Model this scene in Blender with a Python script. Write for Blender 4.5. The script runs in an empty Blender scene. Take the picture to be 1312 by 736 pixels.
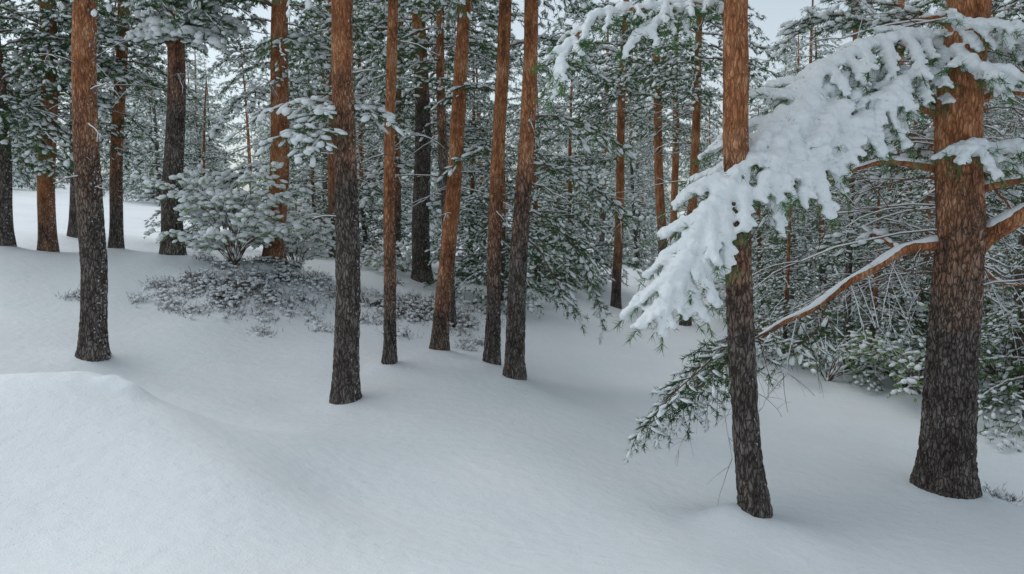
import bpy, math, time, bmesh
import numpy as np
from mathutils import Vector, Matrix, noise
T0=time.time()
rng=np.random.default_rng(11)
sc=bpy.context.scene
FP=1020.0
CAM=np.array([0,0,3.5]); PIT=math.atan(98/FP)
FW=np.array([0,math.cos(PIT),-math.sin(PIT)]); UPV=np.array([0,math.sin(PIT),math.cos(PIT)]); RT=np.array([1.,0,0])
def W(px,py,d):
    return CAM+d*(RT*(px-656)/FP+FW-UPV*(py-368)/FP)

# ------------------------------------------------------------ materials
def newmat(name):
    m=bpy.data.materials.new(name); m.use_nodes=True
    nt=m.node_tree; b=nt.nodes['Principled BSDF']
    return m,nt,b
def N(nt,t,**k):
    n=nt.nodes.new(t)
    for a,v in k.items():
        if a.startswith('i_'): n.inputs[a[2:].replace('_',' ')].default_value=v
        else: setattr(n,a,v)
    return n
def ramp(nt,stops):
    r=nt.nodes.new('ShaderNodeValToRGB'); e=r.color_ramp.elements
    while len(e)<len(stops): e.new(0.5)
    for i,(p,c) in enumerate(stops):
        e[i].position=p; e[i].color=(*c,1) if len(c)==3 else c
    return r
def mix(nt,a,b,f):
    m=nt.nodes.new('ShaderNodeMix'); m.data_type='RGBA'
    for s,v in ((6,a),(7,b),(0,f)):
        if isinstance(v,(tuple,float,int)): m.inputs[s].default_value=(*v,1) if isinstance(v,tuple) else v
        else: nt.links.new(v,m.inputs[s])
    return m.outputs[2]
def mth(nt,op,a,b=None,clamp=False):
    m=nt.nodes.new('ShaderNodeMath'); m.operation=op; m.use_clamp=clamp
    for s,v in ((0,a),(1,b)):
        if v is None: continue
        if isinstance(v,(float,int)): m.inputs[s].default_value=v
        else: nt.links.new(v,m.inputs[s])
    return m.outputs[0]

def mat_snow(name,ground):
    m,nt,b=newmat(name); L=nt.links
    tc=N(nt,'ShaderNodeTexCoord')
    b.inputs['Roughness'].default_value=0.65
    b.inputs['Specular IOR Level'].default_value=0.2
    if not ground:
        b.inputs['Base Color'].default_value=(.83,.86,.875,1)
        n2=N(nt,'ShaderNodeTexNoise',i_Scale=30.0,i_Detail=3.0); L.new(tc.outputs['Object'],n2.inputs['Vector'])
        bp=N(nt,'ShaderNodeBump',i_Strength=0.6,i_Distance=1.0); L.new(mth(nt,'MULTIPLY',n2.outputs[0],.02),bp.inputs['Height']); L.new(bp.outputs[0],b.inputs['Normal'])
        return m
    n1=N(nt,'ShaderNodeTexNoise',i_Scale=0.6,i_Detail=4.0)
    n2=N(nt,'ShaderNodeTexNoise',i_Scale=6.0,i_Detail=6.0)
    n3=N(nt,'ShaderNodeTexNoise',i_Scale=80.0,i_Detail=3.0)
    for n in (n1,n2,n3): L.new(tc.outputs['Object'],n.inputs['Vector'])
    r=ramp(nt,[(0.3,(0.76,0.81,0.84)),(0.7,(0.84,0.87,0.885))]); L.new(n1.outputs[0],r.inputs[0])
    n4=N(nt,'ShaderNodeTexNoise',i_Scale=55.0,i_Detail=2.0); L.new(tc.outputs['Object'],n4.inputs['Vector'])
    n6=N(nt,'ShaderNodeTexNoise',i_Scale=0.9,i_Detail=2.0); L.new(tc.outputs['Object'],n6.inputs['Vector'])
    dr=ramp(nt,[(0.78,(0,0,0)),(0.81,(1,1,1))]); L.new(mth(nt,'ADD',n4.outputs[0],mth(nt,'MULTIPLY',n6.outputs[0],.12)),dr.inputs[0])
    col=mix(nt,r.outputs[0],(0.25,0.2,0.16),mth(nt,'MULTIPLY',dr.outputs[0],.6))
    L.new(col,b.inputs['Base Color'])
    h=mth(nt,'ADD',mth(nt,'MULTIPLY',n2.outputs[0],0.045),mth(nt,'MULTIPLY',n3.outputs[0],0.010))
    bp=N(nt,'ShaderNodeBump',i_Strength=0.6,i_Distance=1.0); L.new(h,bp.inputs['Height']); L.new(bp.outputs[0],b.inputs['Normal'])
    return m
SNOWG=mat_snow('snow_ground',True); SNOW=mat_snow('snow_on_branches',False)

def mat_bark(name):
    m,nt,b=newmat(name); L=nt.links
    tc=N(nt,'ShaderNodeTexCoord')
    at=N(nt,'ShaderNodeAttribute',attribute_name='org')
    mp=N(nt,'ShaderNodeMapping'); mp.inputs['Scale'].default_value=(1,1,0.32); L.new(tc.outputs['Object'],mp.inputs[0])
    nz=N(nt,'ShaderNodeTexNoise',i_Scale=12.0,i_Detail=3.0,i_Roughness=0.6); L.new(mp.outputs[0],nz.inputs['Vector'])
    wv=N(nt,'ShaderNodeVectorMath',operation='SCALE'); wv.inputs['Scale'].default_value=0.10; L.new(nz.outputs[1],wv.inputs[0])
    ad=N(nt,'ShaderNodeVectorMath',operation='ADD'); L.new(mp.outputs[0],ad.inputs[0]); L.new(wv.outputs[0],ad.inputs[1])
    v=N(nt,'ShaderNodeTexVoronoi',feature='DISTANCE_TO_EDGE',i_Scale=25.0); L.new(ad.outputs[0],v.inputs['Vector'])
    nf=N(nt,'ShaderNodeTexNoise',i_Scale=45.0,i_Detail=5.0,i_Roughness=0.7); L.new(mp.outputs[0],nf.inputs['Vector'])
    nb=N(nt,'ShaderNodeTexNoise',i_Scale=2.5,i_Detail=4.0); L.new(tc.outputs['Object'],nb.inputs['Vector'])
    pl=mth(nt,'ADD',mth(nt,'MULTIPLY',nz.outputs[0],0.5),mth(nt,'MULTIPLY',nf.outputs[0],0.5))
    pl=mth(nt,'ADD',pl,mth(nt,'MULTIPLY',mth(nt,'SUBTRACT',nb.outputs[0],.5),.35))
    lo=ramp(nt,[(0.36,(0.07,0.056,0.048)),(0.5,(0.165,0.137,0.12)),(0.64,(0.31,0.27,0.24))]); L.new(pl,lo.inputs[0])
    hi=ramp(nt,[(0.36,(0.22,0.085,0.038)),(0.5,(0.50,0.20,0.088)),(0.64,(0.72,0.39,0.22))]); L.new(pl,hi.inputs[0])
    of=mth(nt,'ADD',at.outputs['Fac'],mth(nt,'MULTIPLY',mth(nt,'SUBTRACT',nb.outputs[0],0.5),0.8))
    ofr=ramp(nt,[(0.15,(0,0,0)),(0.85,(1,1,1))]); L.new(of,ofr.inputs[0])
    col=mix(nt,lo.outputs[0],hi.outputs[0],ofr.outputs[0])
    cr_=ramp(nt,[(0.0,(0,0,0)),(0.17,(1,1,1))]); L.new(v.outputs['Distance'],cr_.inputs[0])
    crk=mth(nt,'ADD',mth(nt,'MULTIPLY',cr_.outputs[0],0.86),0.14)
    crk=mth(nt,'MAXIMUM',crk,mth(nt,'MULTIPLY',ofr.outputs[0],0.75))
    col=mix(nt,(0.022,0.016,0.013),col,crk)
    n5=N(nt,'ShaderNodeTexNoise',i_Scale=22.0,i_Detail=4.0,i_Roughness=0.7); L.new(tc.outputs['Object'],n5.inputs['Vector'])
    ge=N(nt,'ShaderNodeNewGeometry'); sx=N(nt,'ShaderNodeSeparateXYZ'); L.new(ge.outputs['Normal'],sx.inputs[0])
    side=mth(nt,'MULTIPLY',mth(nt,'ADD',mth(nt,'MULTIPLY',sx.outputs[0],0.8),mth(nt,'MULTIPLY',sx.outputs[1],0.2)),0.14)
    fl=ramp(nt,[(0.685,(0,0,0)),(0.71,(1,1,1))]); L.new(mth(nt,'ADD',n5.outputs[0],side),fl.inputs[0])
    col=mix(nt,col,(0.75,0.8,0.83),fl.outputs[0])
    L.new(col,b.inputs['Base Color']); b.inputs['Roughness'].default_value=0.9; b.inputs['Specular IOR Level'].default_value=0.2
    h=mth(nt,'ADD',mth(nt,'MULTIPLY',cr_.outputs[0],0.016),mth(nt,'MULTIPLY',nf.outputs[0],0.018))
    bp=N(nt,'ShaderNodeBump',i_Strength=1.0,i_Distance=1.0); L.new(h,bp.inputs['Height']); L.new(bp.outputs[0],b.inputs['Normal'])
    return m
BARK=mat_bark('pine_bark')
def mat_leaf(name,c1,c2,c3,sc_=1.6):
    m,nt,b=newmat(name); L=nt.links
    tc=N(nt,'ShaderNodeTexCoord'); oi=N(nt,'ShaderNodeObjectInfo')
    n=N(nt,'ShaderNodeTexNoise',i_Scale=sc_,i_Detail=2.0,i_Roughness=0.65); L.new(tc.outputs['Object'],n.inputs['Vector'])
    f=mth(nt,'ADD',n.outputs[0],mth(nt,'MULTIPLY',mth(nt,'SUBTRACT',oi.outputs['Random'],0.5),0.18))
    r=ramp(nt,[(0.32,c1),(0.5,c2),(0.68,c3)]); L.new(f,r.inputs[0]); L.new(r.outputs[0],b.inputs['Base Color'])
    b.inputs['Roughness'].default_value=0.9; b.inputs['Specular IOR Level'].default_value=0.0
    return m
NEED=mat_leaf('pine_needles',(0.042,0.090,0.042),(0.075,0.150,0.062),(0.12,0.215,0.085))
NEEDF=mat_leaf('haze_tinted_needles',(0.10,0.155,0.105),(0.175,0.25,0.175),(0.34,0.42,0.35))  # far trees: distance haze put into the needle colour as paler grey-green
LEAF=mat_leaf('shrub_leaves',(0.16,0.26,0.09),(0.26,0.38,0.16),(0.40,0.49,0.25),3.0)
GRS=mat_leaf('dry_heather',(0.05,0.045,0.035),(0.10,0.083,0.06),(0.18,0.15,0.11),4.0)
TWIG,nt_,b_=newmat('twig_bark'); b_.inputs['Base Color'].default_value=(0.15,0.09,0.06,1); b_.inputs['Roughness'].default_value=0.9
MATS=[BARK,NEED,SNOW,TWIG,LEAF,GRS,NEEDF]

# ------------------------------------------------------------ geometry helpers
class Geo:
    def __init__(s): s.V=[];s.F=[];s.M=[];s.O=[];s.n=0
    def add(s,V,F,m,o=0.0):
        V=np.asarray(V,float); F=np.asarray(F,int)
        s.V.append(V); s.F.append(F+s.n); s.M.append(np.full(len(F),m) if np.isscalar(m) else m)
        s.O.append(np.full(len(V),o) if np.isscalar(o) else o); s.n+=len(V)
    def arr(s): return np.vstack(s.V),np.vstack(s.F),np.concatenate(s.M),np.concatenate(s.O)
def to_mesh(arrs,name,origin=None,mats=MATS):
    V,F,M,O=arrs
    if origin is not None: V=V-origin
    me=bpy.data.meshes.new(name)
    me.vertices.add(len(V)); me.vertices.foreach_set('co',V.astype(np.float32).ravel())
    me.loops.add(F.size); me.loops.foreach_set('vertex_index',F.astype(np.int32).ravel())
    me.polygons.add(len(F)); me.polygons.foreach_set('loop_start',np.arange(0,F.size,3,dtype=np.int32))
    me.polygons.foreach_set('loop_total',np.full(len(F),3,dtype=np.int32))
    me.polygons.foreach_set('material_index',M.astype(np.int32)); me.polygons.foreach_set('use_smooth',np.ones(len(F),bool))
    for m in mats: me.materials.append(m)
    a=me.attributes.new('org','FLOAT','POINT'); a.data.foreach_set('value',O.astype(np.float32))
    me.update(calc_edges=True); me.validate()
    return me
def obj(name,me,parent=None,loc=None):
    o=bpy.data.objects.new(name,me); sc.collection.objects.link(o)
    if parent is not None: o.parent=parent
    if loc is not None: o.location=loc
    return o
def cr(P,R,n):
    P=np.asarray(P,float); R=np.asarray(R,float); k=len(P)
    Q=np.vstack([2*P[0]-P[1],P,2*P[-1]-P[-2]])
    t=np.linspace(0,k-1-1e-6,n); i=t.astype(int); f=(t-i)[:,None]
    p0,p1,p2,p3=Q[i],Q[i+1],Q[i+2],Q[i+3]
    out=0.5*((2*p1)+(-p0+p2)*f+(2*p0-5*p1+4*p2-p3)*f**2+(-p0+3*p1-3*p2+p3)*f**3)
    return out,np.interp(t,np.arange(k),R)
def frames(P):
    T=np.gradient(P,axis=0); T/=np.linalg.norm(T,axis=1)[:,None]+1e-9
    ref=np.array([0,1.,0]) if abs(T[:,2]).mean()>0.75 else np.array([0,0,1.])
    A=np.cross(T,ref); A/=np.linalg.norm(A,axis=1)[:,None]+1e-9
    B=np.cross(A,T); return T,A,B
def tube(g,P,R,seg,m,o=0.0,disp=None):
    T,A,B=frames(P); n=len(P); th=np.arange(seg)/seg*2*math.pi
    rr=np.asarray(R)[:,None]*np.ones(seg)
    if disp is not None: rr=rr+disp
    V=P[:,None,:]+rr[:,:,None]*(np.cos(th)[None,:,None]*A[:,None,:]+np.sin(th)[None,:,None]*B[:,None,:])
    V=V.reshape(-1,3)
    i=np.arange(n-1)[:,None]*seg; j=np.arange(seg)[None,:]; j2=(j+1)%seg
    a=(i+j).ravel(); b=(i+j2).ravel(); c=(i+seg+j2).ravel(); d=(i+seg+j).ravel()
    F=np.vstack([np.stack([a,b,c],1),np.stack([a,c,d],1)])
    e=(n-1)*seg; cap=[[e,e+q,e+q+1] for q in range(1,seg-1)]
    F=np.vstack([F,np.array(cap)]) if cap else F
    oo=o if np.isscalar(o) else np.repeat(o,seg)
    g.add(V,F,m,oo)
ph=(1+5**.5)/2
ICO=np.array([[-1,ph,0],[1,ph,0],[-1,-ph,0],[1,-ph,0],[0,-1,ph],[0,1,ph],[0,-1,-ph],[0,1,-ph],[ph,0,-1],[ph,0,1],[-ph,0,-1],[-ph,0,1]])/math.sqrt(1+ph*ph)
ICF=np.array([[0,11,5],[0,5,1],[0,1,7],[0,7,10],[0,10,11],[1,5,9],[5,11,4],[11,10,2],[10,7,6],[7,1,8],[3,9,4],[3,4,2],[3,2,6],[3,6,8],[3,8,9],[4,9,5],[2,4,11],[6,2,10],[8,6,7],[9,8,1]])
def blobs(g,C,AX,a,b,c,r):
    n=len(C)
    if n==0: return
    T=AX/(np.linalg.norm(AX,axis=1)[:,None]+1e-9)
    S=np.cross(T,[0,0,1.])+1e-6; S/=np.linalg.norm(S,axis=1)[:,None]; U=np.cross(S,T)
    J=ICO[None]*(1+r.uniform(-.25,.25,(n,12,1)))
    V=C[:,None]+J[:,:,0:1]*a[:,None,None]*T[:,None]+J[:,:,1:2]*b[:,None,None]*S[:,None]+J[:,:,2:3]*c[:,None,None]*U[:,None]
    F=(ICF[None]+np.arange(n)[:,None,None]*12).reshape(-1,3)
    g.add(V.reshape(-1,3),F,2)
def needles(g,A,B,npt,nl,nw,r,m=1,spread=0.9,s0=0.0):
    n=len(A)
    if n==0: return
    A=np.repeat(A,npt,0);B=np.repeat(B,npt,0); k=len(A)
    D=B-A; Ln=np.linalg.norm(D,axis=1)[:,None]; D=D/(Ln+1e-9)
    base=A+(B-A)*r.uniform(s0,1.0,(k,1))
    d=D*0.75+r.normal(0,1,(k,3))*spread*0.6; d/=np.linalg.norm(d,axis=1)[:,None]
    ln=nl*r.uniform(.7,1.25,(k,1)); wv=np.cross(d,r.normal(0,1,(k,3))); wv/=np.linalg.norm(wv,axis=1)[:,None]+1e-9
    if nw<.02:
        V=np.stack([base-wv*nw*.5,base+wv*nw*.5,base+d*ln],1).reshape(-1,3); F=np.arange(3*k).reshape(-1,3)
    else:
        V=np.stack([base-wv*nw*.1,base+d*ln*.5+wv*nw*.5,base+d*ln,base+d*ln*.5-wv*nw*.5],1).reshape(-1,3)
        q=np.arange(k)[:,None]*4; F=np.vstack([q+np.array([[0,1,2]]),q+np.array([[0,2,3]])])
    g.add(V,F,m)
def bough(g,P,R,r,sub=0.42,space=0.13,tspace=0.1,twl=(.1,.2),npt=14,nl=.08,nw=.008,snow=.6,ss=.045,t0=.18,sdroop=.25,lm=1,spine_snow=True,hero=None,hr=.07,roll=0.0,hmin=.3):
    P=np.asarray(P,float)
    L=np.linalg.norm(np.diff(P,axis=0),axis=1).sum()
    n=max(6,int(L/0.15)); Q,RR=cr(P,R,n)
    Q[1:-1]+=r.normal(0,.008,(n-2,3))
    tube(g,Q,RR,6 if RR[0]>.02 else 4,3 if RR[0]<.03 else 0,0.9)
    T,A,B=frames(Q)
    if roll: A,B=A*math.cos(roll)+B*math.sin(roll),B*math.cos(roll)-A*math.sin(roll)
    k=max(4,int(L*(1-t0)/space)); SA=[];SB=[]
    for i in range(k+1):
        t=t0+(1-t0)*i/k; f=t*(n-1); j=min(int(f),n-2); p=Q[j]+(Q[j+1]-Q[j])*(f-j)
        if i==k: l=.18; side=0
        else:
            side=1 if i%2 else -1
            l=L*sub*((1-t)**.75)*(0.35+0.65*min(1,(t-t0+.15)/.3))*r.uniform(.65,1.2)+.12
            if hero is not None: l=max(l,hmin*r.uniform(.55,1.25))
        an=math.radians(r.uniform(30,75)) if side else 0
        d=T[j]*math.cos(an)+A[j]*math.sin(an)*side+B[j]*r.normal(0,.14)
        d/=np.linalg.norm(d)
        m_=4; s=np.linspace(0,1,m_)[:,None]
        C=p+d*l*s+np.array([0,0,-1.])*(sdroop*l*s**2)*r.uniform(.6,1.5)+r.normal(0,.01,(m_,3))*s
        tube(g,C,np.linspace(.007,.003,m_),3,3)
        nt=max(1,int(l/tspace))
        if hero is not None:
            ns=max(4,int(l/.03)); fr=r.uniform(.75,1.15); w1=r.uniform(0,6)
            for q in range(ns+1):
                u=q/ns; ff=u*(m_-1); jj=min(int(ff),m_-2); c=C[jj]+(C[jj+1]-C[jj])*(ff-jj)
                rad=hr*fr*(1.15-.5*u)*r.uniform(.88,1.12)
                hero.append((*(c+np.array([0,0,rad*.3])),rad))
            sdv=np.cross(d,[0,0,1.]); sdv/=np.linalg.norm(sdv)+1e-9
            for q in range(int(l/.055)):
                u=.25+.75*q/max(1,int(l/.055)); ff=u*(m_-1); jj=min(int(ff),m_-2); c=C[jj]+(C[jj+1]-C[jj])*(ff-jj)
                o_=sdv*(1 if q%2 else -1)*.8+d*.7+np.array([0,0,r.normal(-.25,.2)]); o_/=np.linalg.norm(o_)
                ll=hr*r.uniform(1.3,2.3)*(1.15-.5*u); rad=hr*r.uniform(.42,.62)
                for e_ in np.linspace(.3,1,4): hero.append((*(c+o_*ll*e_-np.array([0,0,.02*e_*e_])),rad*(1.15-.3*e_)))
        for q in range(nt+1):
            u=(q+.6)/(nt+.6); u=min(u,1); ff=u*(m_-1); jj=min(int(ff),m_-2); c=C[jj]+(C[jj+1]-C[jj])*(ff-jj)
            dd=C[jj+1]-C[jj]; dd/=np.linalg.norm(dd)+1e-9
            if q<nt:
                sd=np.cross(dd,[0,0,1.]); sd/=np.linalg.norm(sd)+1e-9
                dd=dd*.7+sd*(.75 if q%2 else -.75)+np.array([0,0,r.normal(0,.25)-(.6 if hero is not None else 0)]); dd/=np.linalg.norm(dd)
            tl=r.uniform(*twl); SA.append(c); SB.append(c+dd*tl)
    SA=np.array(SA);SB=np.array(SB)
    needles(g,SA,SB,npt,nl,nw,r,lm)
    if snow>0:
        mk=r.random(len(SA))<snow; a=SA[mk];b=SB[mk]; n_=len(a)
        sz=ss*r.uniform(.6,1.35,n_)
        C=(a*.35+b*.65)+np.stack([np.zeros(n_),np.zeros(n_),sz*.55],1)
        blobs(g,C,b-a,np.linalg.norm(b-a,axis=1)*.5*r.uniform(.7,1.2,n_)+.02,sz,sz*.55,r)
        if spine_snow:
            j=np.arange(0,n-1); j=j[r.random(len(j))<.8]
            if len(j): blobs(g,Q[j]+np.array([0,0,1.])*(RR[j][:,None]+.008),Q[j+1]-Q[j],np.full(len(j),.11),RR[j]*.8+.014,RR[j]*.5+.014,r)
def stdpath(L,rise,droop,r):
    t=np.linspace(0,1,6); x=t*L
    return np.stack([x,r.normal(0,.03,6)*t*L,rise*x-droop*x*x/L],1)
def place(arrs,g,Mx):
    V,F,M,O=arrs; R=np.array(Mx.to_3x3()); t=np.array(Mx.translation)
    g.add(V@R.T+t,F,M,O)

# ------------------------------------------------------------ trees spec
TR=[
 dict(b=(120,467,12.5,34),t=(110,0,27),o=190,c=7.6,k=.9,near=1),
 dict(b=(62,326,19,22),t=(60,0,18),o=300,c=5.2,k=.9),
 dict(b=(5,318,18,24),t=(-6,100,20),o=60,c=4.6,k=.8),
 dict(b=(95,308,23,14),t=(101,0,11),o=120,c=6.0,k=.8),
 dict(b=(149,323,20,17),t=(156,0,13),o=220,c=6.2,k=.8),
 dict(b=(222,333,18,28),t=(223,40,20),o=90,c=7.6,k=.8),
 dict(b=(352,360,18,27),t=(362,0,20),o=330,c=6.6,k=.8),
 dict(b=(443,514,11.5,34),t=(442,0,25),o=165,c=7.4,k=.9,near=1),
 dict(b=(499,464,13,17),t=(502,0,12),o=330,c=7.6,k=.6,near=1),
 dict(b=(541,362,21,25),t=(538,0,16),o=100,c=5.6,k=1),
 dict(b=(563,450,14.5,22),t=(598,0,16),o=380,c=7.6,k=.8,near=1),
 dict(b=(577,417,17,15),t=(566,120,11),o=150,c=6.2,k=.6),
 dict(b=(630,468,13.6,20),t=(646,0,15),o=300,c=7.4,k=.7,near=1),
 dict(b=(659,487,12.7,26),t=(681,0,17),o=240,c=7.6,k=.8,near=1),
 dict(b=(789,398,26,13),t=(799,80,9),o=330,c=6.6,k=.8),
 dict(b=(850,360,31,13),t=(840,80,10),o=300,c=6.5,k=.8),
 dict(b=(863,352,34,10),t=(866,140,8),o=300,c=6.0,k=.8),
 dict(b=(878,420,21,14),t=(892,150,10),o=340,c=6.4,k=.7),
 dict(b=(508,330,26,10),t=(512,0,8),o=250,c=6,k=.8),
 dict(b=(428,330,24,12),t=(424,0,9),o=260,c=6,k=.8),
 dict(b=(1308,512,13.5,26),t=(1330,100,20),o=100,c=6,k=.8),
 dict(b=(1084,482,16,9),t=(1090,250,7),o=200,c=3.2,k=.35),
 dict(b=(1142,426,22,20),t=(1150,100,14),o=250,c=5.2,k=.8),
 dict(b=(966,682,8.0,36),t=(943,0,29),o=290,c=8.4,k=1.0,near=1,mid=[(956,560),(950,420),(946,220)]),
 dict(b=(1210,632,9.3,66),t=(1238,0,48),o=300,c=8.4,k=1.3,near=1,mid=[(1222,470),(1231,320),(1226,160)]),
]
# ------------------------------------------------------------ terrain
ctl=[(t['b'][0],t['b'][1],t['b'][2]) for t in TR]
ctl+=[(0,482,7.6),(130,492,7.6),(215,532,7.4),(300,600,6.6),(0,736,4.4),(0,600,5.8),(200,736,4.6),(420,640,7.2),(420,736,5.2),
 (656,736,5.6),(656,600,9.0),(850,736,6.6),(1050,736,7.0),(1312,736,7.2),(1312,655,9.2),(820,560,11),(1060,560,11.5),(760,480,15),
 (100,262,40),(0,262,36),(260,285,36),(400,318,30),(620,335,32),(740,372,26),(960,400,24),(900,352,45),(760,335,50),(1100,380,34),(1250,400,28),(300,372,17),
 (-200,400,12),(-200,300,20),(1500,600,11),(1500,450,18),(-100,560,6)]
C3=[W(*c) for c in ctl]
C3+=[np.array(v,float) for v in [(-5.0,9.8,1.02),(-6.4,10.2,1.15),(-3.6,9.4,.85),(0,0,1.9),(0,-6,1.9),(-5,0,2.1),(5,0,1.5),(9,2,.8),(-9,3,2.3),(-45,90,6.5),(0,90,3.5),(45,90,2.5),(-50,30,5),(50,30,1.5),(-40,0,4),(40,0,1)]]
C3=np.array(C3)
def U(r2): return np.where(r2>1e-9,0.5*r2*np.log(np.maximum(r2,1e-9)),0)
n=len(C3); K=U(((C3[:,None,:2]-C3[None,:,:2])**2).sum(-1))+np.eye(n)*0.15
Pm=np.hstack([np.ones((n,1)),C3[:,:2]])
A_=np.zeros((n+3,n+3)); A_[:n,:n]=K; A_[:n,n:]=Pm; A_[n:,:n]=Pm.T
wv_=np.linalg.solve(A_,np.concatenate([C3[:,2],np.zeros(3)]))
rs=np.random.default_rng(3)
SW=[(rs.uniform(.25,3.2),rs.uniform(0,math.pi),rs.uniform(0,6.28)) for _ in range(20)]
BUMPS=[]
def height(x,y):
    x=np.atleast_1d(np.asarray(x,float)); y=np.atleast_1d(np.asarray(y,float))
    cx=np.clip(x,-50,50); cy=np.clip(y,-6,92); out=np.empty(len(x))
    for s in range(0,len(x),40000):
        a=cx[s:s+40000];b=cy[s:s+40000]
        out[s:s+40000]=U((a[:,None]-C3[None,:,0])**2+(b[:,None]-C3[None,:,1])**2)@wv_[:n]+wv_[n]+wv_[n+1]*a+wv_[n+2]*b
    for fq,an,phs in SW:
        out+=0.019/(fq**.9)*np.sin(fq*(x*math.cos(an)+y*math.sin(an))+phs+0.8*np.sin(.5*fq*(y*math.cos(an)-x*math.sin(an))+phs*2))
    for bx,by,h,s in BUMPS: out+=h*np.exp(-((x-bx)**2+(y-by)**2)/(2*s*s))
    return out
for t in TR:
    p=W(*t['b'][:3]); rad=t['b'][3]*t['b'][2]/FP/2
    BUMPS.append((p[0],p[1],.07+.12*rad,rad*1.3+.12))
pR=W(966,684,8.0)
BUMPS+=[(pR[0]-.25,pR[1]+.05,.14,.2),(pR[0]+.3,pR[1]-.5,.10,.4)]
pm=W(300,375,17); BUMPS.append((pm[0],pm[1]+.2,.42,1.0)); BUMPS.append((pm[0]+1.2,pm[1]+.6,.25,.8))
for (a,b,d,h,s) in [(150,492,7.5,.10,.10),(168,500,7.4,.07,.07),(182,508,7.5,.06,.12),(120,490,7.7,.05,.2),(225,535,7.3,.03,.2)]:
    p=W(a,b,d); BUMPS.append((p[0],p[1],h,s))
def H1(x,y): return float(height(x,y)[0])
def axis(lo,mid0,mid1,hi,fine,nout):
    m=np.arange(mid0,mid1,fine)
    L=mid0-(mid0-lo)*(np.linspace(1,0,nout,endpoint=False)**3); R=mid1+(hi-mid1)*(np.linspace(0,1,nout)**3)
    return np.concatenate([L,m,R])
xs=axis(-900,-9,10,900,.06,110); ys=axis(-400,3,20,900,.06,110)
GX,GY=np.meshgrid(xs,ys); Z=height(GX.ravel(),GY.ravel())
V=np.stack([GX.ravel(),GY.ravel(),Z],1); nx=len(xs);ny=len(ys)
i=(np.arange(ny-1)[:,None]*nx+np.arange(nx-1)[None,:]).ravel()
Fq=np.vstack([np.stack([i,i+1,i+nx+1],1),np.stack([i,i+nx+1,i+nx],1)])
obj('snowy_ground',to_mesh((V,Fq,np.zeros(len(Fq)),np.zeros(len(V))),'snowy_ground',mats=[SNOWG]))
print('terrain',len(V),time.time()-T0)

# ------------------------------------------------------------ bough library, crowns
def lib(nv,L,kw,seed,rise=.12,droop=.3):
    out=[]
    for s in range(nv):
        r=np.random.default_rng(seed+s); g=Geo(); l=L*r.uniform(.85,1.15)
        bough(g,stdpath(l,r.normal(rise,.08),droop*r.uniform(.7,1.4),r),[.022,.018,.014,.010,.007,.004],r,**kw); out.append(g.arr())
    return out
MID=lib(5,2.1,dict(space=.18,tspace=.14,npt=19,nl=.11,nw=.018,snow=.58,ss=.062),100)
MIDD=lib(4,2.2,dict(space=.18,tspace=.14,npt=19,nl=.11,nw=.018,snow=.5,ss=.057,sdroop=.5),200,rise=-.05,droop=.45)
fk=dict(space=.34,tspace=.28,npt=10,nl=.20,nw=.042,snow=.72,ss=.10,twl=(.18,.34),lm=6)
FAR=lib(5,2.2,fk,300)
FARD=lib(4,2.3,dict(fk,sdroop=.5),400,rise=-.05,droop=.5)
def crown(g,L,H,z0,step,lf,r,tilt=(0,.5),per=(2,4)):
    z=z0
    while z<z0+H:
        u=(z-z0)/H; az=r.uniform(0,6.28)
        for q in range(r.integers(*per)+1):
            a=az+q*2.4+r.normal(0,.3); s=lf(u)*r.uniform(.7,1.2)
            pt=tilt[0]+(tilt[1]-tilt[0])*u+r.normal(0,.15)
            Mx=Matrix.Translation((0,0,z+r.uniform(-.1,.1)))@Matrix.Rotation(a,4,'Z')@Matrix.Rotation(-pt,4,'Y')@Matrix.Rotation(r.normal(0,.15),4,'X')@Matrix.Scale(s,4)
            place(L[r.integers(len(L))],g,Mx)
        z+=step*r.uniform(.7,1.3)
pine_lf=lambda u: .55+.75*math.sin(math.pi*min(1,u*.85+.15))
PC=[]
for s in range(4):
    r=np.random.default_rng(500+s); g=Geo(); crown(g,MID+MIDD,5.5 if s<3 else 4.5,0,.5 if s<3 else .8,pine_lf,r); PC.append(to_mesh(g.arr(),f'pine_crown_{s}'))
def fullTree(lib_,H,z0,step,lf,r,rad,og):
    g=Geo(); n_=26; z=np.linspace(-.4,H,n_); P=np.stack([.12*np.sin(z*.35+r.uniform(0,6)),.12*np.sin(z*.3+r.uniform(0,6)),z],1); P[:,:2]-=P[0,:2]
    R=rad*(1-(z+.4)/(H+.5))**.8+.01; o=np.clip((z-og)/2,0,1)
    tube(g,P,R,12,0,o)
    crown(g,lib_,H-z0-.3,z0,step,lf,r,tilt=(-.15,.45))
    return to_mesh(g.arr(),'tree')
FT=[];LC=[]
for s in range(4):
    r=np.random.default_rng(600+s)
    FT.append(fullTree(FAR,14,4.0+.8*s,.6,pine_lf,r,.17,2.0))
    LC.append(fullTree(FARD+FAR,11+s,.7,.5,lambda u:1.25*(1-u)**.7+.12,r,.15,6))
ML=[]
for s in range(2):
    r=np.random.default_rng(640+s); ML.append(fullTree(MIDD+MID,8,.5,.38,lambda u:.95*(1-u)**.7+.12,r,.10,1.5))
print('lib',time.time()-T0, sum(len(m.polygons) for m in PC+FT+LC+ML))

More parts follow.
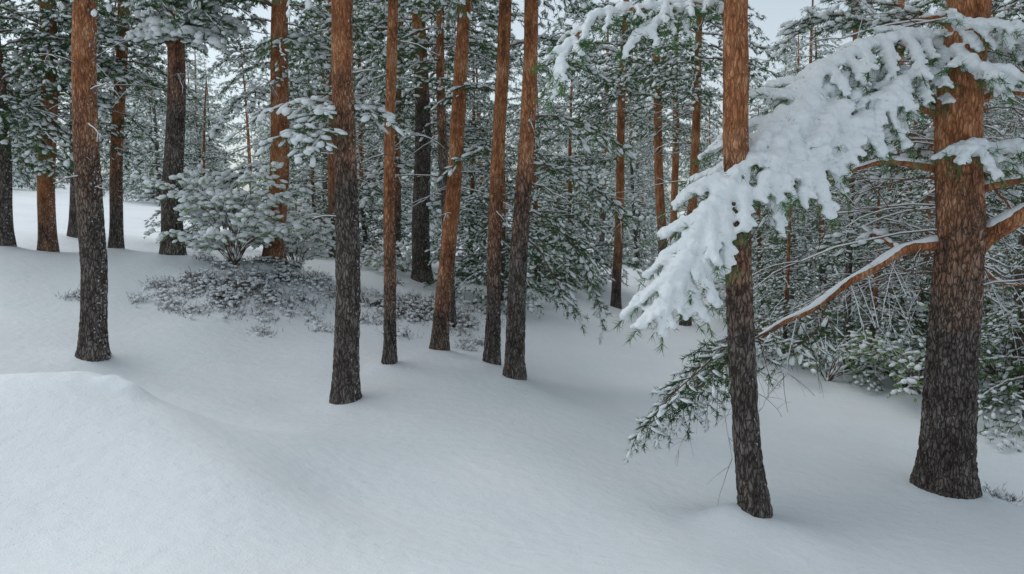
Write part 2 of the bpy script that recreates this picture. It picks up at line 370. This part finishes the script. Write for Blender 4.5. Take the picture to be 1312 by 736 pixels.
# ------------------------------------------------------------ foreground / mid trees
TREES=[]
def hires_disp(P,R,seg,org,z0):
    D=np.zeros((len(P),seg)); seed=abs(P[0][0])*7
    for a in range(len(P)):
        z=P[a][2]; amp=(.024 if R[a]>.25 else .014)*(1-.6*org[a])
        for b in range(seg):
            th=b/seg*6.2832; r_=R[a]; cx_=math.cos(th)*r_; cy_=math.sin(th)*r_
            q=noise.noise(Vector((cx_*9+seed,cy_*9,z*3)))*.9
            p=Vector((cx_*24+seed+q,cy_*24+q,z*7.0+q))
            d=noise.voronoi(p)[0]; e=min(d[1]-d[0],.4)/.4
            D[a,b]=amp*(e-.7)+.012*noise.noise(Vector((math.cos(th)*1.5+seed,math.sin(th)*1.5,z*1.3)))
    return D
for ti,t in enumerate(TR):
    r=np.random.default_rng(900+ti)
    px,py,d,wb=t['b']; tx,ty,wt=t['t']; P0=W(px,py,d); P0[2]=H1(P0[0],P0[1])
    def atY(qx,qy):
        k=W(qx,qy,1)-CAM; return CAM+k*(P0[1]/k[1])
    P1=atY(tx,ty); mids=[atY(*q) for q in t.get('mid',[])]
    pts=[P0]+mids+[P1]; dv=(P1-(mids[-1] if mids else P0)); dv/=dv[2]
    Ht=13.5 if d>10 else 14.5
    ztop=P0[2]+Ht
    z1=P1[2]
    for z in np.linspace(z1+1.5,ztop,4): pts.append(P1+(z-z1)*np.array([dv[0]*.6,dv[1]*.6+0.0,1]))
    pts=[P0-np.array([dv[0]*.3,dv[1]*.3,.5])]+pts
    rb=wb*d/FP/2; rt=wt*d/FP/2; P=np.array(pts)
    near=t.get('near'); 
    zf=[P0[2]-.5]
    stp=.03 if near else .2
    while zf[-1]<ztop: zf.append(zf[-1]+(stp if zf[-1]<z1+.3 else .3))
    zf=np.array(zf); Q,_=cr(P,np.zeros(len(P)),600); 
    Q=np.stack([np.interp(zf,Q[:,2],Q[:,0]),np.interp(zf,Q[:,2],Q[:,1]),zf],1)
    wig=rb*.3*np.sin(zf*.9+ti*1.7)*np.clip((zf-P0[2])/1.5,0,1); Q[:,0]+=wig*.6; Q[:,1]+=wig*.5
    R=np.interp(zf,[P0[2]-.5,P0[2],z1,ztop],[rb,rb*.96,rt,.03])
    R=R+rb*.28*np.exp(-np.maximum(zf-P0[2],0)/.22)
    zo=atY(px,t['o'])[2]; og=np.clip((zf-zo)/3.0+.5,0,1)
    seg=(128 if rb>.25 else 64) if near else 20
    D=hires_disp(Q,R,seg,og,P0[2]) if near else None
    g=Geo(); tube(g,Q-P0,R,seg,0,og,disp=D)
    nb=r.integers(3,7) if near else r.integers(6,12)
    if rb<.25 and not (near and d<9):
        for q in range(nb):
            z=r.uniform(max(P0[2]+2.4,2.8),z1+1); j=int(np.argmin(abs(zf-z))); p=Q[j]-P0; a=r.uniform(0,6.28); l=r.uniform(.3,.9) if near else r.uniform(.7,2.2)
            u=np.linspace(0,1,6)[:,None]; dd=np.array([math.cos(a),math.sin(a),0])
            C=p+dd*l*u+np.array([0,0,1.])*(r.uniform(-.1,.35)*l*u-r.uniform(.1,.5)*l*u*u)+r.normal(0,.02,(6,3))*u
            tube(g,C,np.linspace(.014,.004,6),4,3); tube(g,C[1:]+np.array([0,0,.011]),np.linspace(.012,.005,5)*r.uniform(.8,1.2,5),5,2)
            for w in range(int(l/.25)):
                c=C[r.integers(2,6)]; l2=l*r.uniform(.2,.4); d2=dd*.6+r.normal(0,.5,3); 
                E=c+d2*l2*np.linspace(0,1,4)[:,None]-np.array([0,0,1])*.2*l2*np.linspace(0,1,4)[:,None]**2
                tube(g,E,np.linspace(.006,.002,4),3,3); tube(g,E+np.array([0,0,.006]),np.linspace(.007,.003,4),4,2)
    o=obj('pine_tree',to_mesh(g.arr(),'pine_tree'),loc=P0)
    cz=t['c']; j=int(np.argmin(abs(zf-cz)))
    c=obj('crown',PC[3 if (near and ti<23) else ti%3],o,Q[j]-P0); c.rotation_euler=(0,0,r.uniform(0,6.28)); k=t['k']; c.scale=(k,k,k)
    TREES.append((o,P0,Q,R))
print('trees',time.time()-T0)

# ------------------------------------------------------------ individual boughs
def wp(L): return [W(*q) for q in L]
def attach(ti,paths,rad0=.02,name='bough',seed=0,**kw):
    o,P0=TREES[ti][:2]; g=Geo(); r=np.random.default_rng(2000+seed)
    for p in paths: 
        P=np.array(wp(p))-P0; bough(g,P,np.linspace(rad0,.005,len(P)),r,**kw)
    obj(name,to_mesh(g.arr(),name),o)
mk=dict(space=.11,tspace=.09,npt=22,nl=.09,nw=.012,snow=.75,ss=.06)
attach(5,[[(222,70,18),(200,40,17.6),(178,45,17.2)],[(224,60,18),(255,25,17.5),(300,35,17)],[(223,50,18),(230,15,17.4),(262,0,17)],[(223,60,18),(235,45,17),(270,50,16.4)],[(222,50,18),(205,15,17.6),(190,8,17.4)]],seed=1,rad0=.03,**dict(mk,ss=.13,snow=1,sub=.5))
attach(7,[[(440,150,11.5),(415,145,11.2),(385,165,11),(352,178,10.8)],[(446,140,11.5),(470,140,11.3),(492,155,11.1)],[(440,175,11.5),(415,172,11.0),(395,195,10.7)]],seed=2,**dict(mk,sub=.35,ss=.06,snow=.95))
attach(7,[[(436,138,11.5),(400,130,11.3),(350,140,11.1),(312,165,10.9)]],seed=3,**dict(mk,sub=.12,snow=.4,npt=4))
attach(13,[[(668,150,12.7),(710,150,13.2),(760,165,13.6),(800,190,13.8)],[(668,210,12.7),(715,215,13.2),(760,240,13.6),(800,275,13.8)],[(665,270,12.7),(700,280,13.2),(740,325,13.4),(772,405,13.5)],[(664,300,12.7),(690,320,13.2),(715,360,13.4),(738,395,13.5)],[(672,90,12.7),(720,80,13.2),(770,100,13.7)]],seed=4,**dict(mk,ss=.044,snow=.55,sub=.4,sdroop=.5))
attach(12,[[(640,200,13.6),(610,190,13.8),(580,215,14)],[(640,120,13.6),(610,110,14),(575,125,14.3)],[(645,60,13.6),(700,50,14),(745,70,14.3)]],seed=5,**dict(mk,ss=.045,snow=.7))
attach(9,[[(541,180,21),(580,160,20.5),(620,190,20)],[(541,220,21),(500,210,20.5),(470,250,20)],[(541,260,21),(580,265,20.5),(610,300,20)],[(541,60,21),(585,50,20.5),(625,80,20)],[(541,80,21),(490,70,20.5),(460,110,20)]],seed=6,**dict(mk,ss=.08,snow=.75,space=.16,nw=.016))
attach(6,[[(352,120,18),(320,120,17.5),(280,160,17)],[(352,60,18),(390,50,17.5),(420,80,17)],[(352,210,18),(320,215,17.5),(290,250,17)]],seed=16,**dict(mk,ss=.08,snow=.75,space=.15,nw=.016))
attach(1,[[(62,90,19),(30,80,18.5),(5,110,18)],[(62,120,19),(95,110,18.5),(125,140,18)],[(62,30,19),(100,25,18.5),(140,50,18)]],seed=17,**dict(mk,ss=.09,snow=.85,space=.15,nw=.016))
def limb(g,P,R,r,snowf=1.0,og=.9,seg=14):
    n=max(12,int(np.linalg.norm(np.diff(P,axis=0),axis=1).sum()/.05)); Q,RR=cr(P,R,n)
    Q+=np.stack([np.zeros(n),np.zeros(n),.012*np.sin(np.arange(n)*.4)],1)
    tube(g,Q,RR*(1+r.uniform(-.05,.05,n)),seg,0,og)
    if snowf>0:
        sr=RR*snowf*(.8+.2*np.sin(np.arange(n)*.37+r.uniform(0,6)))*r.uniform(.9,1.1,n)+.008
        sr[-1]*=.3; sr[0]*=.5
        tube(g,Q+np.stack([np.zeros(n),np.zeros(n),RR*.7],1),sr*.88,10,2)
    return Q,RR
bm=bmesh.new(); bmesh.ops.create_icosphere(bm,subdivisions=2,radius=1); bm.verts.ensure_lookup_table()
sv=np.array([v.co[:] for v in bm.verts]); sf=np.array([[v.index for v in f.verts] for f in bm.faces]); bm.free()
def hero_snow(sph,name,parent,P0,vox=.015):
    g=Geo()
    for x,y,z,r_ in sph: g.add(np.array([x,y,z])+sv*r_*np.array([1,1,.85]),sf,0)
    me=to_mesh(g.arr(),name,mats=[SNOW]); o=obj(name,me,parent)
    m=o.modifiers.new('r','REMESH'); m.mode='VOXEL'; m.voxel_size=vox; m.use_smooth_shade=True
    s=o.modifiers.new('s','SMOOTH'); s.iterations=4; s.factor=.6
    dg=bpy.context.evaluated_depsgraph_get(); e=bpy.data.meshes.new_from_object(o.evaluated_get(dg)); o.modifiers.clear()
    co=np.empty(len(e.vertices)*3,np.float32); e.vertices.foreach_get('co',co); co=co.reshape(-1,3)
    nn=np.empty(len(e.vertices)*3,np.float32); e.vertices.foreach_get('normal',nn); nn=nn.reshape(-1,3)
    dsp=np.array([.018*noise.noise(Vector(c)*9)+.009*noise.noise(Vector(c)*26) for c in co.tolist()])
    co=co+nn*dsp[:,None]; e.vertices.foreach_set('co',co.astype(np.float32).ravel())
    if not e.materials: e.materials.append(SNOW)
    e.name=name; o.data=e; print(name,len(sph),len(e.vertices))
oR,PRr=TREES[23][:2]; oS,PSs=TREES[24][:2]
hk=dict(space=.10,tspace=.075,npt=26,nl=.10,nw=.008,snow=0,spine_snow=False,t0=.12)
def herob(parent,P0,paths,seed,hr=.07,rad0=.035,og=.9,name='snow_laden_bough',**kw):
    g=Geo(); sp=[]; r=np.random.default_rng(seed)
    for p in paths:
        P=np.array(wp(p))-P0; R=np.linspace(rad0,.008,len(P))
        bough(g,P,R,r,hero=sp,hr=hr,**dict(hk,**kw))
        n=int(np.linalg.norm(np.diff(P,axis=0),axis=1).sum()/.04); Q,_=cr(P,R,n)
        for k_ in range(n):
            if k_/n>.12:
                rd=hr*r.uniform(1.2,1.75)*(1-.4*k_/n); sp.append((*(Q[k_]+np.array([r.normal(0,.03),r.normal(0,.03),rd*.5])),rd))
    obj(name,to_mesh(g.arr(),name),parent); hero_snow(sp,'snow_cover',parent,P0)
herob(oS,PSs,[
 [(1225,150,9.2),(1160,108,8.8),(1085,108,8.4),(1010,152,8.0),(955,212,7.65),(905,277,7.4),(872,337,7.3),(855,392,7.25)],
 [(1110,110,8.5),(1075,145,8.1),(1050,190,7.8),(1035,235,7.6)],
 [(1150,105,8.8),(1125,130,8.4),(1105,155,8.1),(1095,185,7.9)],
 [(1040,140,8.1),(1005,180,7.8),(980,230,7.5)],
],31,hr=.072,rad0=.045,sub=.17,sdroop=.35,space=.15,roll=.7,hmin=.4)
herob(oS,PSs,[
 [(1232,75,9.2),(1180,50,8.9),(1120,58,8.6),(1065,85,8.3),(1030,115,8.15)],
 [(1236,70,9.2),(1275,55,8.8),(1335,60,8.5)],
 [(1225,130,9.2),(1190,100,8.7),(1150,110,8.3),(1130,140,8.1)],
 [(1236,60,9.2),(1225,40,8.8),(1265,35,8.4),(1330,45,8.2)],
 [(1236,90,9.2),(1225,70,8.8),(1255,90,8.4),(1290,95,8.3)],
],32,hr=.062,rad0=.05,sub=.22,sdroop=.35,space=.14,roll=.5)
herob(oS,PSs,[[(1240,235,9.2),(1262,205,8.8),(1300,190,8.5),(1350,205,8.3)],[(1242,225,9.2),(1252,190,8.6),(1240,195,8.3)]],33,hr=.062,rad0=.04,sub=.26,sdroop=.3,roll=.4,space=.14)
herob(oR,PRr,[[(943,45,8),(920,12,7.9),(880,2,7.8),(820,12,7.6),(765,20,7.5),(728,60,7.4),(716,92,7.35)],
 [(880,2,7.8),(850,25,7.6),(815,50,7.4)]],34,hr=.04,rad0=.03,sub=.10,sdroop=.4,space=.11,roll=.3,hmin=.24)
g=Geo(); r=np.random.default_rng(77)
low=np.array(wp([(1228,320,9.25),(1185,314,9.0),(1145,328,8.9),(1095,358,8.8),(1040,395,8.7),(985,425,8.6),(935,462,8.5),(880,510,8.4),(832,550,8.3)]))-PSs
limb(g,low,[.10,.062,.055,.048,.038,.028,.02,.012,.006],r,.85)
rl=np.array(wp([(1232,345,9.2),(1262,305,9.0),(1300,282,8.8),(1345,262,8.6),(1420,240,8.3)]))-PSs; limb(g,rl,[.14,.11,.095,.085,.06],r,.9)
for p,rr in [([(1228,230,9.2),(1180,212,9.0),(1140,208,8.8),(1100,214,8.6),(1060,235,8.5)],.05),
             ([(1238,150,9.2),(1270,122,9.0),(1310,118,8.8),(1360,130,8.6)],.05),
             ([(1222,160,9.2),(1185,140,9.0),(1150,130,8.8)],.06),
             ([(1240,250,9.2),(1275,238,9.0),(1320,228,8.9),(1380,230,8.8)],.06),
             ([(1240,330,9.3),(1280,360,9.6),(1330,370,9.8)],.03)]:
    P=np.array(wp(p))-PSs; limb(g,P,np.linspace(rr,rr*.4,len(P)),r,.95)
obj('limbs',to_mesh(g.arr(),'limbs'),oS)
attach(24,[[(1000,418,8.6),(950,445,8.5),(890,500,8.4),(824,550,8.3)],[(960,440,8.55),(925,450,8.3),(880,490,8.1),(850,520,8.0)],[(985,425,8.6),(950,425,8.8),(920,440,8.9),(895,470,9)],[(1060,390,8.7),(1040,430,8.6),(1010,450,8.5)]],seed=9,rad0=.014,**dict(hk,snow=.65,ss=.026,nw=.009,sub=.24,sdroop=.35,space=.07,tspace=.06,npt=32,nl=.07))
attach(24,[[(1240,60,9.2),(1290,80,9.6),(1340,110,9.9)],[(1240,130,9.2),(1190,190,9.7),(1120,240,10)],[(1240,200,9.2),(1280,250,9.8),(1320,300,10)],[(1150,320,9),(1120,300,9.5),(1080,310,9.9)],[(1230,20,9.2),(1130,30,10),(1060,20,10.6),(1000,60,11)],[(1230,40,9.2),(1160,10,10),(1080,0,10.5)],[(1230,180,9.3),(1120,170,10.3),(1040,200,10.9),(990,270,11.3)]],seed=10,rad0=.03,**dict(mk,nw=.009,ss=.05,snow=.7))
g=Geo(); r=np.random.default_rng(5); lq,_=cr(low,np.zeros(len(low)),60)
def twigtree(g,p,d,l,rad,r,depth):
    u=np.linspace(0,1,6)[:,None]; C=p+d*l*u+np.array([0,0,-1.])*l*.35*u*u+np.cumsum(r.normal(0,.02*l,(6,3)),0)*u
    tube(g,C,np.linspace(rad,rad*.4,6),3,3)
    if r.random()<.6: tube(g,C+np.array([0,0,rad*1.1]),np.full(6,rad*.9),4,2)
    if depth>0:
        for k_ in range(r.integers(2,4)):
            q=C[r.integers(1,6)]; dd=d+r.normal(0,.45,3); dd/=np.linalg.norm(dd); twigtree(g,q,dd,l*.6,rad*.6,r,depth-1)
for k_ in range(26):
    p=lq[r.integers(6,52)]; d=np.array([r.uniform(-1,.4),r.uniform(-.6,.6),r.uniform(-.9,.1)]); d/=np.linalg.norm(d); twigtree(g,p,d,r.uniform(.3,.7),.006,r,2)
for k_ in range(60):
    z=r.uniform(2.4,6); S_=TREES[24]; j=int(np.argmin(abs(S_[2][:,2]-z))); a=r.uniform(-1.2,4.2); p=S_[2][j]-PSs
    d=np.array([math.cos(a),abs(math.sin(a))*.9+.15,r.uniform(-.2,.5)]); d/=np.linalg.norm(d); twigtree(g,p,d,r.uniform(.9,1.6),.011,r,3)
obj('twigs',to_mesh(g.arr(),'twigs'),oS)
print('hero',time.time()-T0)

# ------------------------------------------------------------ young trees right, shrubs
def put(name,me,px,d,s,r,parent=None,xy=None):
    if xy is None:
        p=W(px,300,d); x,y=p[0],p[1]
    else: x,y=xy
    o=obj(name,me,parent,(x,y,H1(x,y)-.1)); o.rotation_euler=(r.normal(0,.03),r.normal(0,.03),r.uniform(0,6.28)); o.scale=(s,s,s*r.uniform(.9,1.1)); return o
r=np.random.default_rng(21)
for px,d,s in [(1010,17,.55),(1060,20,.9),(1120,15.5,.6),(1190,18,.9),(1262,15,.75),(1330,12.5,.6),(1300,20,1.0),(1160,25,1.1),(980,25,.9),(1235,23,1.1),
               (262,24,.7),(405,25,.8),(470,27,.9),(600,24,.9),(640,20,.8),(690,24,.95),(735,28,1.0)]:
    put('young_fir_tree',ML[r.integers(2)],px,d,s,r)
par=bpy.data.objects.new('distant_pine_forest',None); sc.collection.objects.link(par)
pts=[]; tries=0
while len(pts)<82 and tries<8000:
    tries+=1; d=27+58*r.random()**.9; px=r.uniform(-200,1510)
    if px<360 and d<50: continue
    if 730<px<940 and d<38: continue
    p=W(px,300,d)
    if any((p[0]-a)**2+(p[1]-b)**2<(2.2+d*.035)**2 for a,b in pts): continue
    pts.append((p[0],p[1])); lo_=r.random()<.62
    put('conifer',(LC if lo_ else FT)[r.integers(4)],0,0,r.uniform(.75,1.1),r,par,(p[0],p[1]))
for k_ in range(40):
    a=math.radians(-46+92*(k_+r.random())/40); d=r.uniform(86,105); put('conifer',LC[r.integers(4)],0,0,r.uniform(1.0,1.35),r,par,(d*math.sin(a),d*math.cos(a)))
def shrub(name,px,py,d,Rr,Hh,n_,seed,lm=4,snow=.9,ss=.07,nw=.034):
    r=np.random.default_rng(seed); c=W(px,py,d); c[2]=H1(c[0],c[1])-.05; g=Geo()
    for k_ in range(n_):
        a=r.uniform(0,6.28); l=Rr*r.uniform(.5,1.05); up=r.uniform(.25,1)*Hh
        u=np.linspace(0,1,5)[:,None]; dd=np.array([math.cos(a),math.sin(a),0])
        P=dd*l*u+np.array([0,0,1.])*(up*np.sqrt(u)*(1-.15*u))
        bough(g,P,np.linspace(.014,.003,5),r,sub=.3,space=.17,tspace=.12,npt=6,nl=.07,nw=nw,snow=snow,ss=ss,lm=lm,t0=.35)
    obj(name,to_mesh(g.arr(),name),loc=c)
shrub('snowy_shrub',300,345,17.2,1.5,2.5,38,1,snow=1,ss=.082)
shrub('snowy_shrub',380,340,18.8,1.2,2.0,20,2,snow=1,ss=.08)
shrub('snowy_shrub',1060,480,15.5,1.2,1.1,11,3,snow=.6,ss=.05)
shrub('snowy_shrub',1180,480,14.5,1.4,1.5,13,4,snow=.6,ss=.05)
shrub('snowy_shrub',1285,480,14,1.2,1.8,20,5,snow=.45,ss=.045)
shrub('snowy_shrub',520,350,22,1.6,.9,14,6)
shrub('snowy_shrub',960,420,22,1.3,1.3,14,7)
def patch(name,px,py,d,sx,sy,n_,hgt,seed,sn=.35):
    r=np.random.default_rng(seed); c=W(px,py,d)
    cl=r.normal(0,.55,(max(4,n_//40),2))*[sx,sy]; xy=cl[r.integers(len(cl),size=n_)]+r.normal(0,.13,(n_,2))
    x=c[0]+xy[:,0]; y=c[1]+xy[:,1]; z=height(x,y); A=np.stack([x,y,z-.02],1); D=np.stack([r.normal(0,.6,n_),r.normal(0,.6,n_),np.ones(n_)],1); D*=(hgt*r.uniform(.4,1.2,n_)/np.linalg.norm(D,axis=1))[:,None]
    g=Geo(); needles(g,A,A+D,4,hgt*.5,.007,r,5,spread=.8)
    w=np.cross(D,r.normal(0,1,(n_,3))); w/=np.linalg.norm(w,axis=1)[:,None]; w*=.004
    V=np.stack([A-w,A+w,A+D],1).reshape(-1,3); g.add(V,np.arange(n_*3).reshape(-1,3),5)
    mkk=r.random(n_)<sn; k_=mkk.sum(); s=r.uniform(.02,.05,k_); blobs(g,(A+D*.8)[mkk],r.normal(0,1,(k_,3))*[1,1,.1],s*1.5,s,s*.7,r)
    c2=np.array([c[0],c[1],H1(c[0],c[1])]); obj(name,to_mesh(g.arr(),name,origin=c2),loc=c2)
patch('heather_clump',295,390,16.0,1.7,1.0,2400,.15,1,.25)
patch('heather_clump',350,370,17.2,1.6,.9,1200,.18,2,.3)
patch('heather_clump',520,400,17.5,1.3,1.4,1600,.2,3,.3)
patch('heather_clump',590,400,17.5,.8,1.2,700,.2,4,.35)
patch('dry_grass',1285,636,9.5,.2,.15,60,.13,5,.1)

# ------------------------------------------------------------ light, sky, camera
w=bpy.data.worlds.new('World'); sc.world=w; w.use_nodes=True; nt=w.node_tree
bg=nt.nodes['Background']; sky=nt.nodes.new('ShaderNodeTexSky'); sky.sky_type='NISHITA'; sky.sun_disc=False
sky.sun_elevation=math.radians(62); sky.sun_rotation=math.radians(-60); sky.air_density=1.0; sky.dust_density=1.5
hs=nt.nodes.new('ShaderNodeHueSaturation'); hs.inputs['Saturation'].default_value=.36
mt=mix(nt,hs.outputs[0],(.94,1.0,1.0),1.0); mt.node.blend_type='MULTIPLY'
nt.links.new(sky.outputs[0],hs.inputs['Color']); nt.links.new(mt,bg.inputs[0]); bg.inputs[1].default_value=.15
ld=bpy.data.lights.new('sun','SUN'); ld.energy=1.1; ld.angle=math.radians(70); ld.color=(1,.99,.97)
lo=bpy.data.objects.new('sun',ld); sc.collection.objects.link(lo)
az=math.radians(60); el=math.radians(62)
sd=Vector((-math.sin(az)*math.cos(el),math.cos(az)*math.cos(el),math.sin(el)))
lo.rotation_euler=sd.to_track_quat('Z','Y').to_euler()
cd=bpy.data.cameras.new('camera'); cd.lens=FP/1312*36; cd.sensor_width=36; cd.clip_end=3000; cd.clip_start=.05
co=bpy.data.objects.new('camera',cd); sc.collection.objects.link(co); co.location=CAM; co.rotation_euler=(math.pi/2-PIT,0,0); sc.camera=co
sc.view_settings.view_transform='Standard'; sc.view_settings.look='None'; sc.view_settings.exposure=0
print('total',time.time()-T0)
